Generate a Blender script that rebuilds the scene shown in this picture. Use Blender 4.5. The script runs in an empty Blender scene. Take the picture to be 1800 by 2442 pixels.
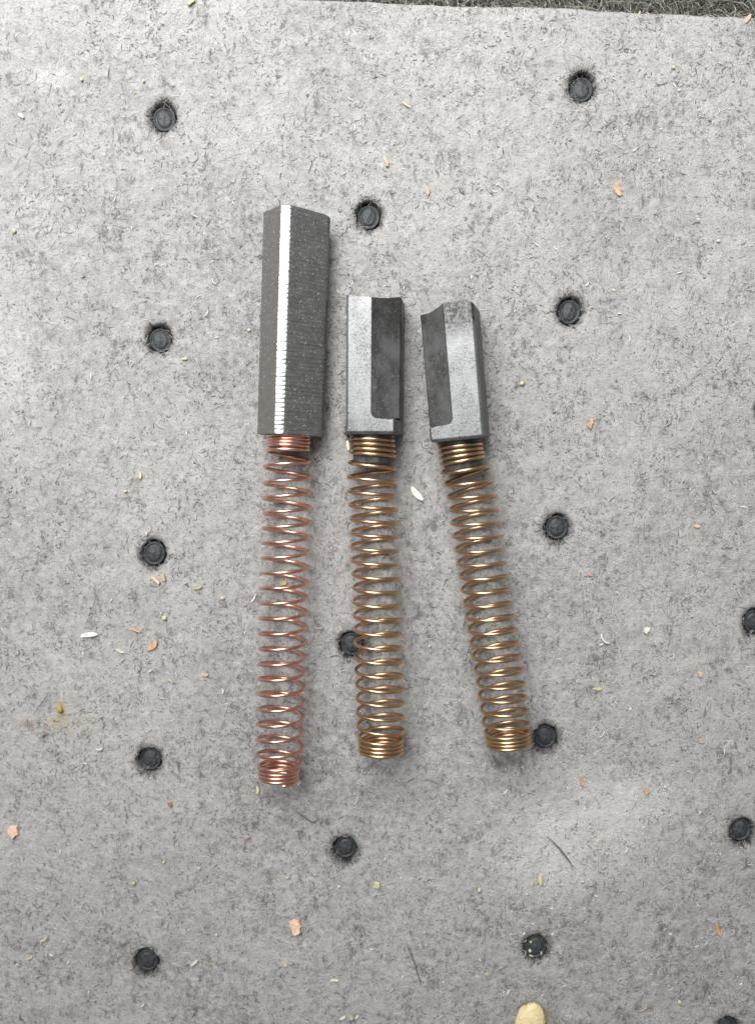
import bpy, bmesh, math, random
import numpy as np
from mathutils import Matrix, Vector

random.seed(7)
RNG = np.random.default_rng(11)
scene = bpy.context.scene
COL = scene.collection

# ------------------------------------------------------------------ scale, camera, light
# lengths below are written in "units" of 55 micrometres (K metres each)
K = 5.5e-5
FOC = 0.754 * 2442.0
TX, TY = 0.0543193, -0.0222216
_Rx = np.array([[1, 0, 0], [0, math.cos(TX), -math.sin(TX)], [0, math.sin(TX), math.cos(TX)]])
_Ry = np.array([[math.cos(TY), 0, math.sin(TY)], [0, 1, 0], [-math.sin(TY), 0, math.cos(TY)]])
RC = _Rx @ _Ry                        # world to camera
CAM = RC.T @ np.array([0, 0, FOC])    # camera position, units


def at(u, v, z=0.0):
    """point of the place at height z that the photograph shows at (u, v)"""
    d = RC.T @ np.array([(u - 900) / FOC, -(v - 1221) / FOC, -1.0])
    t = (z - CAM[2]) / d[2]
    return CAM + d * t


cam_data = bpy.data.cameras.new('camera')
cam = bpy.data.objects.new('camera', cam_data)
COL.objects.link(cam)
M = Matrix([list(r) for r in RC.T]).to_4x4()
M.translation = Vector(CAM * K)
cam.matrix_world = M
cam_data.sensor_fit = 'VERTICAL'
cam_data.sensor_height = 24.0
cam_data.sensor_width = 24.0
cam_data.lens = 24.0 * 0.754
cam_data.clip_start = 0.005
cam_data.clip_end = 50.0
cam_data.dof.use_dof = True
cam_data.dof.focus_distance = (CAM[2] - 55) * K
cam_data.dof.aperture_fstop = 8.0
scene.camera = cam

world = bpy.data.worlds.new('World')
scene.world = world
world.use_nodes = True
bg = world.node_tree.nodes['Background']
bg.inputs[0].default_value = (0.93, 0.97, 1.0, 1)
bg.inputs[1].default_value = 0.17

ld = bpy.data.lights.new('bench_lamp', 'AREA')
ld.shape = 'RECTANGLE'
ld.size = 0.17
ld.size_y = 0.24
ld.energy = 1.45
ld.color = (1.0, 0.985, 0.96)
lamp = bpy.data.objects.new('bench_lamp', ld)
COL.objects.link(lamp)
lamp.location = (-0.068, 0.180, 0.19)
lamp.rotation_euler = (Vector((-0.055, 0.150, 0)) - Vector(lamp.location)).to_track_quat('-Z', 'Y').to_euler()

cd_ = bpy.data.lights.new('highlight_lamp', 'AREA')  # unseen overhead lamp, added for broad highlights on the wires
cd_.shape = 'RECTANGLE'; cd_.size = 0.30; cd_.size_y = 0.60; cd_.energy = 1.9; cd_.color = (1.0, 0.99, 0.97)
hl_lamp = bpy.data.objects.new('highlight_lamp', cd_)
COL.objects.link(hl_lamp)
hl_lamp.location = (-0.22, 0.16, 0.90)
hl_lamp.rotation_euler = (Vector((0, 0, 0)) - Vector(hl_lamp.location)).to_track_quat('-Z', 'Y').to_euler()

vs = scene.view_settings
vs.view_transform = 'Standard'
vs.look = 'None'
vs.exposure = 0.0
vs.gamma = 1.0


# ------------------------------------------------------------------ helpers
def fbm(x, y, scale, seed, octaves=3, gain=0.5):
    x = np.asarray(x, float); y = np.asarray(y, float)
    out = np.zeros(np.broadcast(x, y).shape); amp = 1.0; tot = 0.0
    for o in range(octaves):
        r = np.random.default_rng(seed * 101 + o)
        G = r.random((256, 256))
        fx = x / scale + 1000.37 + o * 17.1; fy = y / scale + 1000.71 + o * 9.7
        ix = np.floor(fx).astype(int); iy = np.floor(fy).astype(int)
        tx = fx - ix; ty = fy - iy
        tx = tx * tx * (3 - 2 * tx); ty = ty * ty * (3 - 2 * ty)
        a = G[ix % 256, iy % 256]; b = G[(ix + 1) % 256, iy % 256]
        c = G[ix % 256, (iy + 1) % 256]; d = G[(ix + 1) % 256, (iy + 1) % 256]
        out = out + amp * ((a * (1 - tx) + b * tx) * (1 - ty) + (c * (1 - tx) + d * tx) * ty)
        tot += amp; amp *= gain; scale *= 0.5
    return out / tot


def sstep(a, b, x):
    t = np.clip((x - a) / (b - a), 0, 1)
    return t * t * (3 - 2 * t)


def mesh_np(name, verts, faces, smooth=True, mats=None, midx=None):
    """verts (n,3) in units; faces int array (m,3) or (m,4)"""
    me = bpy.data.meshes.new(name)
    verts = np.asarray(verts, float) * K
    faces = np.asarray(faces, np.int32)
    m, s = faces.shape
    me.vertices.add(len(verts)); me.loops.add(m * s); me.polygons.add(m)
    me.vertices.foreach_set('co', verts.ravel().astype(np.float32))
    me.loops.foreach_set('vertex_index', faces.ravel())
    me.polygons.foreach_set('loop_start', np.arange(0, m * s, s, dtype=np.int32))
    me.polygons.foreach_set('use_smooth', np.full(m, smooth))
    for mt in (mats or []):
        me.materials.append(mt)
    if midx is not None:
        me.polygons.foreach_set('material_index', np.asarray(midx, np.int32))
    me.update(calc_edges=True)
    me.validate()
    return me


def point_attr(me, name, vals):
    a = me.attributes.new(name, 'FLOAT', 'POINT')
    a.data.foreach_set('value', np.asarray(vals, np.float32).ravel())


def color_attr(me, name, rgb):
    a = me.attributes.new(name, 'FLOAT_COLOR', 'POINT')
    c = np.ones((len(rgb), 4), np.float32); c[:, :3] = rgb
    a.data.foreach_set('color', c.ravel())


def link(name, me, parent=None, label=None, cat=None, group=None, kind=None, loc=None):
    o = bpy.data.objects.new(name, me)
    COL.objects.link(o)
    if parent: o.parent = parent
    if loc is not None: o.location = Vector(np.asarray(loc) * K)
    if label: o['label'] = label
    if cat: o['category'] = cat
    if group: o['group'] = group
    if kind: o['kind'] = kind
    return o


class NT:
    """small node-tree writer"""
    def __init__(self, name):
        self.m = bpy.data.materials.new(name); self.m.use_nodes = True
        self.t = self.m.node_tree; self.n = self.t.nodes
        self.p = self.n['Principled BSDF']

    def new(self, typ, **kw):
        nd = self.n.new(typ)
        for k, v in kw.items(): setattr(nd, k, v)
        return nd

    def link(self, a, b): self.t.links.new(a, b)

    def coords(self, scale=(1, 1, 1), rot=(0, 0, 0)):
        tc = self.new('ShaderNodeTexCoord'); mp = self.new('ShaderNodeMapping')
        mp.inputs['Scale'].default_value = [s / K for s in scale]
        mp.inputs['Rotation'].default_value = rot
        self.link(tc.outputs['Object'], mp.inputs['Vector'])
        return mp.outputs[0]

    def noise(self, size, detail=3, rough=0.55, stretch=(1, 1, 1), rot=(0, 0, 0), dist=0.0):
        nd = self.new('ShaderNodeTexNoise')
        nd.inputs['Scale'].default_value = 1.0
        nd.inputs['Detail'].default_value = detail
        nd.inputs['Roughness'].default_value = rough
        nd.inputs['Distortion'].default_value = dist
        self.link(self.coords([s / size for s in stretch], rot), nd.inputs['Vector'])
        return nd.outputs['Fac']

    def ramp(self, fac, stops):
        r = self.new('ShaderNodeValToRGB')
        e = r.color_ramp.elements
        while len(e) < len(stops): e.new(0.5)
        for el, (p, c) in zip(e, stops):
            el.position = p
            el.color = (c, c, c, 1) if isinstance(c, (int, float)) else (*c, 1)
        self.link(fac, r.inputs[0])
        return r.outputs[0]

    def mix(self, fac, a, b, mode='MIX'):
        nd = self.new('ShaderNodeMix', data_type='RGBA', blend_type=mode)
        for sock, v in ((nd.inputs[0], fac), (nd.inputs[6], a), (nd.inputs[7], b)):
            if isinstance(v, (int, float)): sock.default_value = v if sock.type == 'VALUE' else (v, v, v, 1)
            elif isinstance(v, tuple): sock.default_value = (*v, 1)
            else: self.link(v, sock)
        return nd.outputs[2]

    def math(self, op, a, b=0.0):
        nd = self.new('ShaderNodeMath', operation=op)
        for sock, v in zip(nd.inputs, (a, b)):
            if isinstance(v, (int, float)): sock.default_value = v
            else: self.link(v, sock)
        return nd.outputs[0]

    def attr(self, name, out='Fac'):
        nd = self.new('ShaderNodeAttribute', attribute_name=name)
        return nd.outputs[out]

    def bump(self, height, dist_units, strength=1.0):
        b = self.new('ShaderNodeBump')
        b.inputs['Strength'].default_value = strength
        b.inputs['Distance'].default_value = dist_units * K
        self.link(height, b.inputs['Height'])
        self.link(b.outputs[0], self.p.inputs['Normal'])

    def set(self, **kw):
        for k, v in kw.items():
            s = self.p.inputs[k]
            if isinstance(v, (int, float)): s.default_value = v
            elif isinstance(v, tuple): s.default_value = (*v, 1) if s.type == 'RGBA' else v
            else: self.link(v, s)
        return self.m


# ------------------------------------------------------------------ materials
def mat_felt():
    w = NT('grey_felt')
    big = w.noise(150, 3)
    dens = w.noise(95, 4, 0.65)
    mid = w.noise(34, 5, 0.65)
    st1 = w.noise(15, 5, 0.7, (1, 0.5, 1), (0, 0, 0.5), 0.6)
    st2 = w.noise(12, 5, 0.7, (0.5, 1, 1), (0, 0, 0.35), 0.6)
    fine = w.noise(4.5, 3, 0.7)
    dshift = w.math('MULTIPLY', w.math('SUBTRACT', dens, 0.5), 0.42)
    base = w.ramp(mid, [(0.28, (0.325, 0.32, 0.313)), (0.5, (0.43, 0.425, 0.417)), (0.72, (0.50, 0.495, 0.485))])
    base = w.mix(w.ramp(big, [(0.35, 0.0), (0.65, 0.28)]), base, (0.37, 0.36, 0.36))
    base = w.mix(w.ramp(w.math('ADD', st1, dshift), [(0.55, 0.0), (0.68, 0.75)]), base, (0.105, 0.105, 0.108))
    base = w.mix(w.ramp(w.math('ADD', st2, dshift), [(0.57, 0.0), (0.69, 0.65)]), base, (0.11, 0.11, 0.113))
    base = w.mix(w.ramp(fine, [(0.32, 0.60), (0.47, 0.0)]), base, (0.14, 0.14, 0.14))
    base = w.mix(w.ramp(fine, [(0.60, 0.0), (0.74, 0.5)]), base, (0.62, 0.615, 0.60))
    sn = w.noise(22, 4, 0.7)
    base = w.mix(w.math('MULTIPLY', w.attr('dust_shade'), w.ramp(sn, [(0.38, 0.0), (0.66, 0.75)])), base, (0.13, 0.13, 0.135))
    base = w.mix(w.attr('powder_haze'), base, (0.62, 0.615, 0.60))
    base = w.mix(w.attr('stain'), base, (0.38, 0.27, 0.10))
    base = w.mix(w.attr('rubber'), base, (0.012, 0.012, 0.013))
    h = w.math('ADD', w.math('MULTIPLY', st1, 0.8), w.math('ADD', fine, st2))
    w.bump(h, 3.2, 0.8)
    return w.set(**{'Base Color': base, 'Roughness': 0.95, 'Specular IOR Level': 0.15})


def mat_fibre():
    w = NT('felt_fibre')
    return w.set(**{'Base Color': w.attr('tint', 'Color'), 'Roughness': 0.75, 'Specular IOR Level': 0.3})


def mat_rubber():
    w = NT('black_rubber')
    n = w.noise(9, 4, 0.6); f = w.noise(3, 3, 0.6)
    c = w.ramp(n, [(0.3, (0.022, 0.025, 0.028)), (0.7, (0.058, 0.064, 0.070))])
    w.bump(w.math('ADD', n, w.math('MULTIPLY', f, 0.4)), 3.0, 0.8)
    return w.set(**{'Base Color': c, 'Roughness': 0.52, 'Specular IOR Level': 0.5})


def mat_carpet():
    w = NT('dark_carpet')
    n = w.noise(40, 5, 0.7)
    c = w.ramp(n, [(0.3, (0.05, 0.05, 0.042)), (0.7, (0.16, 0.16, 0.14))])
    w.bump(n, 14, 1.0)
    return w.set(**{'Base Color': c, 'Roughness': 0.95})


def mat_carbon(name, lo, hi, rough, speck=0.35, metal=0.0, spec=0.5, bump=0.8, streak=None, smudge=None, soot_shade=False, pit=0.0):
    w = NT(name)
    n = w.noise(22, 5, 0.65)
    f = w.noise(4.6, 2, 0.6)
    g = w.noise(4.0, 3, 0.65)
    c = w.ramp(n, [(0.3, lo), (0.7, hi)])
    c = w.mix(w.ramp(f, [(0.62, 0.0), (0.70, speck)]), c, (0.42, 0.42, 0.41))
    c = w.mix(w.ramp(g, [(0.28 + pit, 0.75), (0.38 + pit, 0.0)]), c, (0.015, 0.015, 0.016))
    if smudge:
        k = w.noise(60, 5, 0.7, (1, 0.6, 1), (0, 0, 0.4))
        c = w.mix(w.ramp(k, [(0.42, 0.0), (0.62, 0.8)]), c, smudge)
    if soot_shade:
        g2 = w.noise(6, 4, 0.75)
        c = w.mix(w.math('MULTIPLY', w.attr('smear'), w.ramp(g2, [(0.40, 1.0), (0.60, 0.35)])), c, (0.022, 0.021, 0.020))
    h = w.math('ADD', w.math('MULTIPLY', f, 0.7), g)
    if streak:
        s = w.noise(streak, 2, 0.5, (0.06, 1, 0.06))
        h = w.math('ADD', h, w.math('MULTIPLY', s, 1.2))
    w.bump(h, bump, 1.0)
    r = w.ramp(n, [(0.3, rough - 0.06), (0.7, rough + 0.06)])
    return w.set(**{'Base Color': c, 'Roughness': r, 'Metallic': metal, 'Specular IOR Level': spec})


def mat_wire(name, a, b, c3, rough):
    w = NT(name)
    n = w.noise(75, 2, 0.5)
    f = w.noise(10, 4, 0.7)
    c = w.ramp(n, [(0.32, a), (0.5, b), (0.68, c3)])
    c = w.mix(w.ramp(f, [(0.62, 0.0), (0.76, 0.35)]), c, tuple(x * 0.4 for x in a))
    w.bump(f, 0.2, 0.4)
    r = w.ramp(f, [(0.3, rough - 0.04), (0.7, rough + 0.06)])
    return w.set(**{'Base Color': c, 'Roughness': r, 'Metallic': 1.0})


_plain = {}
def mat_chip(rgb):
    key = tuple(round(x, 3) for x in rgb)
    if key not in _plain:
        w = NT('wood_fleck')
        n = w.noise(7, 3, 0.6, (1, 0.5, 1))
        lo = tuple(x * 0.72 for x in rgb); hi = tuple(min(0.9, x * 1.12) for x in rgb)
        c = w.ramp(n, [(0.32, lo), (0.62, hi)])
        w.bump(n, 1.2, 0.8)
        _plain[key] = w.set(**{'Base Color': c, 'Roughness': 0.7, 'Specular IOR Level': 0.3})
    return _plain[key]


FELT = mat_felt(); FIBRE = mat_fibre(); RUBBER = mat_rubber(); CARPET = mat_carpet()
CARBON_NEW = mat_carbon('raw_carbon', (0.105, 0.099, 0.091), (0.135, 0.128, 0.118), 0.55, 0.6, 0.0, 0.5, 0.7)
CARBON_MILL = mat_carbon('milled_carbon', (0.085, 0.086, 0.086), (0.125, 0.126, 0.126), 0.46, 0.9, 0.1, 0.5, 1.0, 5.0)
CARBON_EDGE = mat_carbon('ground_edge', (0.42, 0.43, 0.44), (0.55, 0.56, 0.57), 0.30, 0.2, 0.8, 0.5, 0.15)
CARBON_WORN_LIT = mat_carbon('burnished_lit_graphite', (0.165, 0.169, 0.174), (0.235, 0.239, 0.246), 0.45, 0.6, 0.6, 0.5, 0.3, None, (0.265, 0.27, 0.278), True, 0.085)  # lighter graphite copy, lamp reflection on the rubbed top faces painted in
CARBON_DULL_SHADED = mat_carbon('dull_shaded_graphite', (0.040, 0.039, 0.038), (0.075, 0.075, 0.075), 0.46, 0.5, 0.35, 0.5, 0.4, None, (0.15, 0.151, 0.154), True, 0.05)  # darker graphite copy, shade of the slanted flats and sides painted in
COPPER = mat_wire('copper_wire', (0.77, 0.44, 0.34), (0.82, 0.51, 0.41), (0.72, 0.39, 0.29), 0.30)
BRONZE = mat_wire('bronze_wire', (0.64, 0.40, 0.26), (0.66, 0.45, 0.28), (0.61, 0.42, 0.23), 0.31)
BRASS = mat_wire('brass_wire', (0.66, 0.41, 0.28), (0.62, 0.44, 0.25), (0.67, 0.42, 0.30), 0.31)

# ------------------------------------------------------------------ felt mat
STUDS = [(389, 278), (378, 807), (365, 1321), (354, 1817), (348, 2299),
         (879, 512), (858, 1030), (838, 1540), (822, 2031), (805, 2520),
         (1389, 204), (1359, 741), (1330, 1260), (1302, 1763), (1278, 2265),
         (1836, 980), (1806, 1487), (1771, 1987), (1737, 2462),
         (-105, 560), (-118, 1080), (-125, 1590), (-132, 2070)]
STW = np.array([at(u, v)[:2] for u, v in STUDS])

E0 = at(1172, 5)[:2]; E1 = at(1800, 30)[:2]
EDGE_SLOPE = (E1[1] - E0[1]) / (E1[0] - E0[0])
def edge_y(x): return E0[1] + (x - E0[0]) * EDGE_SLOPE

X0, X1, YB = -1250.0, 1250.0, -1650.0
NX, NY = 620, 760
gx = np.linspace(X0, X1, NX)
# rows run parallel to the cut edge at the top and straight at the bottom
tt = np.linspace(0, 1, NY)
GX = np.repeat(gx[None, :], NY, 0)
GY = YB + (edge_y(GX) + 5 * (fbm(GX, GX * 0, 60, 3) - 0.5) - YB) * tt[:, None]


def stud_dist(x, y):
    d = np.full(np.shape(x), 1e9)
    for i, (sx, sy) in enumerate(STW):
        ex = (x - sx); ey = (y - sy) / 1.10
        d = np.minimum(d, np.sqrt(ex * ex + ey * ey))
    return d


def mat_h(x, y):
    h = 16 * (fbm(x, y, 260, 21, 2) - 0.5) + 3.5 * (fbm(x, y, 34, 22, 3) - 0.5) + 1.6 * (fbm(x, y, 13, 23, 2) - 0.5)
    d = stud_dist(x, y)
    dn = d + 6 * (fbm(x, y, 10, 24, 2) - 0.5)
    h = h - 30 * (1 - sstep(25, 32, dn)) - 4 * (1 - sstep(28, 50, d))
    return h - 3.0


GZ = mat_h(GX, GY)
GZ -= 16 * (1 - sstep(0, 14, edge_y(GX) - GY))
V = np.stack([GX, GY, GZ], -1).reshape(-1, 3)
idx = np.arange(NX * NY).reshape(NY, NX)
Fq = np.stack([idx[:-1, :-1], idx[:-1, 1:], idx[1:, 1:], idx[1:, :-1]], -1).reshape(-1, 4)
# skirt: sides of the mat down to the carpet
ring = np.concatenate([idx[0, :], idx[1:, -1], idx[-1, -2::-1], idx[-2:0:-1, 0]])
low = V[ring].copy(); low[:, 2] = -125
base_i = len(V)
V2 = np.concatenate([V, low])
ri = np.arange(len(ring)); rn = np.roll(ri, -1)
Fs = np.stack([ring[ri], base_i + ri, base_i + rn, ring[rn]], -1)
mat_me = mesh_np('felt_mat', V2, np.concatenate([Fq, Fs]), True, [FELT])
vx, vy = V2[:, 0], V2[:, 1]
sd = stud_dist(vx, vy)
rub = 1 - sstep(27, 35, sd + 12 * (fbm(vx, vy, 9, 31, 2) - 0.5))
rub = np.maximum(rub * 0.96, 0.5 * (1 - sstep(30, 47, sd + 16 * (fbm(vx, vy, 12, 32, 3) - 0.5))))
point_attr(mat_me, 'rubber', rub)
def blob(x, y, u, v, rx, ry):
    c = at(u, v); return np.exp(-(((x - c[0]) / rx) ** 2 + ((y - c[1]) / ry) ** 2))
pw = 0.9 * blob(vx, vy, 1400, 1960, 190, 110) + 0.8 * blob(vx, vy, 1310, 2060, 130, 80) + 0.5 * blob(vx, vy, 1560, 1900, 120, 60) \
    + 0.75 * blob(vx, vy, 118, 185, 55, 30) + 0.45 * blob(vx, vy, 30, 860, 120, 260) + 0.3 * blob(vx, vy, 1060, 1400, 40, 200)  # the tall left-edge blob paints lens haze as paler felt
pwn = np.clip(pw * (0.25 + 0.9 * fbm(vx, vy, 40, 33, 5, 0.75)) - 0.06, 0, 0.72)
point_attr(mat_me, 'powder_haze', pwn)
st = 1.3 * blob(vx, vy, 143, 1694, 13, 20) + 0.6 * blob(vx, vy, 130, 1725, 45, 16) + 0.35 * blob(vx, vy, 60, 1722, 26, 12) \
    + 0.4 * blob(vx, vy, 1305, 2425, 26, 26) + 0.25 * blob(vx, vy, 1437, 2020, 22, 26) + 0.3 * blob(vx, vy, 206, 1735, 40, 30)
point_attr(mat_me, 'stain', np.clip(st * (2.4 * fbm(vx, vy, 14, 34, 3, 0.7) - 0.7), 0, 0.8))
def soot_shade(x, y):
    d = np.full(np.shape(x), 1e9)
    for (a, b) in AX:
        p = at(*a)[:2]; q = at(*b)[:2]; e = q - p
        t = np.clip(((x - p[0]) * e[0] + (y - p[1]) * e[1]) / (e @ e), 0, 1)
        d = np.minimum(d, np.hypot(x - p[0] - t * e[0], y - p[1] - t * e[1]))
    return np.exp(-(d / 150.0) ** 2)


# shed carbon plus painted shade round the brushes; light falloff painted toward the bottom
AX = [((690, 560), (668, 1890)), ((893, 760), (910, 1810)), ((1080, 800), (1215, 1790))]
ds = 0.75 * soot_shade(vx, vy) + 0.5 * sstep(0.45, 0.7, fbm(vx, vy, 300, 45, 3)) + 0.25 * sstep(-200, -1100, vy)
point_attr(mat_me, 'dust_shade', np.clip(ds, 0, 0.9))
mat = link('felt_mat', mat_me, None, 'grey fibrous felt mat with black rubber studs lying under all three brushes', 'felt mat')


# fibres of the felt: too many to count, one mesh
def fibres(n_or_pos, length, width, lift, curl, tint, seed, hfun=mat_h, ang=None, seg=4, z_off=0.0, thick=0.35):
    r = np.random.default_rng(seed)
    P = n_or_pos; n = len(P)
    a = r.uniform(0, 2 * math.pi, n) if ang is None else ang
    L = length * np.exp(r.normal(0, 0.45, n))
    cv = r.normal(0, curl, n)
    w = width * r.uniform(0.6, 1.35, n)
    lf = lift * r.uniform(0.2, 1.4, n)
    pts = np.zeros((n, seg + 1, 3)); per = np.zeros((n, seg + 1, 3))
    x = P[:, 0].copy(); y = P[:, 1].copy(); th = a.copy()
    h0 = hfun(x, y)
    for j in range(seg + 1):
        s = j / seg
        pts[:, j, 0] = x; pts[:, j, 1] = y
        arch = lf * 4 * s * (1 - s) * 0.5 + lf * s * 0.5
        hj = hfun(x, y) if j in (seg // 2, seg) else None
        pts[:, j, 2] = arch + z_off
        per[:, j, 0] = -np.sin(th); per[:, j, 1] = np.cos(th)
        x = x + np.cos(th) * L / seg; y = y + np.sin(th) * L / seg
        th = th + cv / seg + r.normal(0, 0.25, n)
    hm = hfun(pts[:, seg // 2, 0], pts[:, seg // 2, 1]); he = hfun(pts[:, seg, 0], pts[:, seg, 1])
    for j in range(seg + 1):
        s = j / seg
        hb = np.where(s < 0.5, h0 * (1 - 2 * s) + hm * 2 * s, hm * (2 - 2 * s) + he * (2 * s - 1))
        pts[:, j, 2] += np.maximum(hb, h0 - 14)
    roll = r.uniform(-0.9, 0.9, n)
    per[:, :, 2] = np.sin(roll)[:, None]
    tap = np.array([0.5] + [1.0] * (seg - 1) + [0.35])
    off = per * (w * 0.5)[:, None, None] * tap[None, :, None]
    V = np.stack([pts - off, pts + off], 2)              # n, seg+1, 2, 3
    b = (np.arange(n) * (seg + 1) * 2)[:, None]
    j = np.arange(seg)[None, :] * 2
    f = np.stack([b + j, b + j + 1, b + j + 3, b + j + 2], -1).reshape(-1, 4)
    c = np.repeat(tint[:, None, :], (seg + 1) * 2, 1).reshape(-1, 3)
    return V.reshape(-1, 3), f, c


# quick height lookup from the grid for fibres
def h_grid(x, y):
    i = np.clip(((x - X0) / (X1 - X0) * (NX - 1)), 0, NX - 1).astype(int)
    t = (y - YB) / (edge_y(x) - YB)
    j = np.clip(t * (NY - 1), 0, NY - 1).astype(int)
    return GZ[j, i]


def scatter(n, seed, keep=None):
    r = np.random.default_rng(seed)
    x = r.uniform(X0 + 30, X1 - 30, n)
    y = YB + (edge_y(x) - 4 - YB) * r.uniform(0.01, 1, n)
    P = np.stack([x, y], 1)
    k = stud_dist(x, y) > 27
    if keep is not None: k &= r.random(n) < keep(x, y)
    return P[k]


def grey(n, seed, lo, hi, warm=0.02):
    r = np.random.default_rng(seed)
    g = r.uniform(lo, hi, n); wv = r.uniform(-warm, warm, n)
    return np.clip(np.stack([g * (1 + wv), g, g * (1 - wv)], 1), 0.005, 0.85)


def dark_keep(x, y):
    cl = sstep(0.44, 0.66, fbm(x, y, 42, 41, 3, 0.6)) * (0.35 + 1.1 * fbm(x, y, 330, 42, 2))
    return np.clip(0.08 + 0.80 * cl + 0.14 * sstep(-100, -1200, y) + 0.40 * soot_shade(x, y) * sstep(0.40, 0.62, fbm(x, y, 30, 43, 2)), 0, 1) * (1 - 0.6 * np.clip(blob(x, y, 1400, 1960, 190, 110), 0, 1))


parts = []
P = scatter(90000, 51); parts.append(fibres(P, 15, 0.8, 1.0, 0.9, grey(len(P), 61, 0.34, 0.52), 71, h_grid, seg=3))
P = scatter(5000, 52); parts.append(fibres(P, 10, 0.9, 3, 1.0, grey(len(P), 62, 0.50, 0.68, 0.03), 72, h_grid, seg=3))
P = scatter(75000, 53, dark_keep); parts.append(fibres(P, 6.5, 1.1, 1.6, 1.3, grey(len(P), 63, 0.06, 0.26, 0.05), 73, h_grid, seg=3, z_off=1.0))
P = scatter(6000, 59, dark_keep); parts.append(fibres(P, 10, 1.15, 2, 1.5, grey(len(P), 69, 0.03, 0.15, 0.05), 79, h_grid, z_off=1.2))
P = scatter(350, 55); parts.append(fibres(P, 8, 2.2, 4, 0.6, np.clip(grey(len(P), 65, 0.6, 0.8) * np.array([1.0, 0.95, 0.80]), 0, 0.85), 75, h_grid, seg=3, z_off=2.0))
# powdery flecks in the pale patches
def pk(x, y): return np.clip(blob(x, y, 1400, 1960, 200, 120) + blob(x, y, 1310, 2070, 140, 110) + 0.6 * blob(x, y, 1250, 2200, 90, 120), 0, 1)
P = scatter(30000, 56, pk); parts.append(fibres(P, 4, 1.5, 2, 1.0, grey(len(P), 66, 0.55, 0.8, 0.03), 76, h_grid, seg=3, z_off=1.5))
# short black hairs round each stud
r = np.random.default_rng(57)
rp, ra = [], []
for (sx, sy) in STW:
    a = r.uniform(0, 2 * math.pi, 70); rr = r.uniform(27, 36, 70)
    rp.append(np.stack([sx + rr * np.cos(a), sy + 1.10 * rr * np.sin(a)], 1)); ra.append(a + r.normal(0, 0.6, 70) + np.where(r.random(70) < 0.3, math.pi, 0))
P = np.concatenate(rp); parts.append(fibres(P, 5, 1.1, 2, 1.0, grey(len(P), 67, 0.008, 0.05, 0.15), 77, h_grid, ang=np.concatenate(ra), z_off=1.0))
vs_, fs_, cs_ = [], [], []; nb = 0
fs4 = []
for (v_, f_, c_) in parts:
    vs_.append(v_); fs4.append(f_ + nb); cs_.append(c_); nb += len(v_)
fib_me = mesh_np('felt_fibres', np.concatenate(vs_), np.concatenate(fs4), False, [FIBRE])
color_attr(fib_me, 'tint', np.concatenate(cs_))
link('felt_fibres', fib_me, mat, kind='stuff')


# rubber studs: rim, moat and a scarred face, each a little different
def stud_mesh(seed):
    r = np.random.default_rng(seed)
    prof = [(0.0, -7.5), (4, -7.3), (9, -7.6), (14, -8.2), (18.0, -9.0), (19.3, -12.5), (20.8, -12.5), (21.8, -9.8), (24.2, -9.6), (26.0, -11.5), (27.0, -22), (27.5, -44)]
    n = 40; Vv = []
    sq = r.uniform(0.0, 0.35); tilt = r.uniform(-0.05, 0.05, 2)
    for i, (rad, z) in enumerate(prof):
        for k in range(n):
            a = 2 * math.pi * k / n
            rr = rad
            if i < 6: rr = rad * (1 - 0.10 * abs(math.cos(a)) ** 2 * (1 + sq))
            x = rr * math.cos(a); y = rr * math.sin(a) * 1.10
            zz = z + 1.4 * (float(fbm(x + seed * 50, y, 9, 88, 2)) - 0.5) * (i < 10) * 2 + tilt[0] * x + tilt[1] * y
            if i < 5: zz += 1.3 * math.exp(-((x - 1.5 * math.sin(y * 0.2)) / 2.0) ** 2) * (abs(y) < 14)
            Vv.append((x, y, zz))
    f = []
    for i in range(len(prof) - 1):
        for k in range(n):
            k2 = (k + 1) % n
            f.append((i * n + k, (i + 1) * n + k, (i + 1) * n + k2, i * n + k2))
    return mesh_np('rubber_stud', Vv, f, True, [RUBBER])


stud_meshes = [stud_mesh(i) for i in range(6)]
for i, (sx, sy) in enumerate(STW):
    o = link('rubber_stud', stud_meshes[i % 6], mat, loc=(sx, sy, float(h_grid(np.array([sx]), np.array([sy]))[0]) + 30 + 2.5 * math.sin(i * 3.7)))
    o.rotation_euler = (0.07 * math.sin(i * 1.7), 0.07 * math.cos(i * 2.9), 0.25 * math.sin(i * 2.1) + (math.pi if i % 2 else 0))

# ------------------------------------------------------------------ carpet below the mat's far edge
cg = np.linspace(-4000, 4000, 41)
CX, CY = np.meshgrid(cg, cg)
CZ = -120 + 6 * (fbm(CX, CY, 300, 91) - 0.5)
ci = np.arange(41 * 41).reshape(41, 41)
cf = np.stack([ci[:-1, :-1], ci[:-1, 1:], ci[1:, 1:], ci[1:, :-1]], -1).reshape(-1, 4)
carpet = link('carpet_floor', mesh_np('carpet_floor', np.stack([CX, CY, CZ], -1).reshape(-1, 3), cf, True, [CARPET]), kind='structure')
r = np.random.default_rng(92)
n = 16000
x = r.uniform(-1200, 1300, n); y = edge_y(x) + 4 + 170 * r.random(n) ** 1.3
tint = grey(n, 93, 0.03, 0.30, 0.06) * np.array([1.0, 1.0, 0.86])
v_, f_, c_ = fibres(np.stack([x, y], 1), 55, 1.5, 50, 0.5, tint, 94, lambda a, b: np.full(np.shape(a), -120.0), ang=r.normal(-1.3, 0.9, n))
cfm = mesh_np('carpet_pile', v_, f_, False, [FIBRE]); color_attr(cfm, 'tint', c_)
link('carpet_pile', cfm, carpet, kind='stuff')


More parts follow.
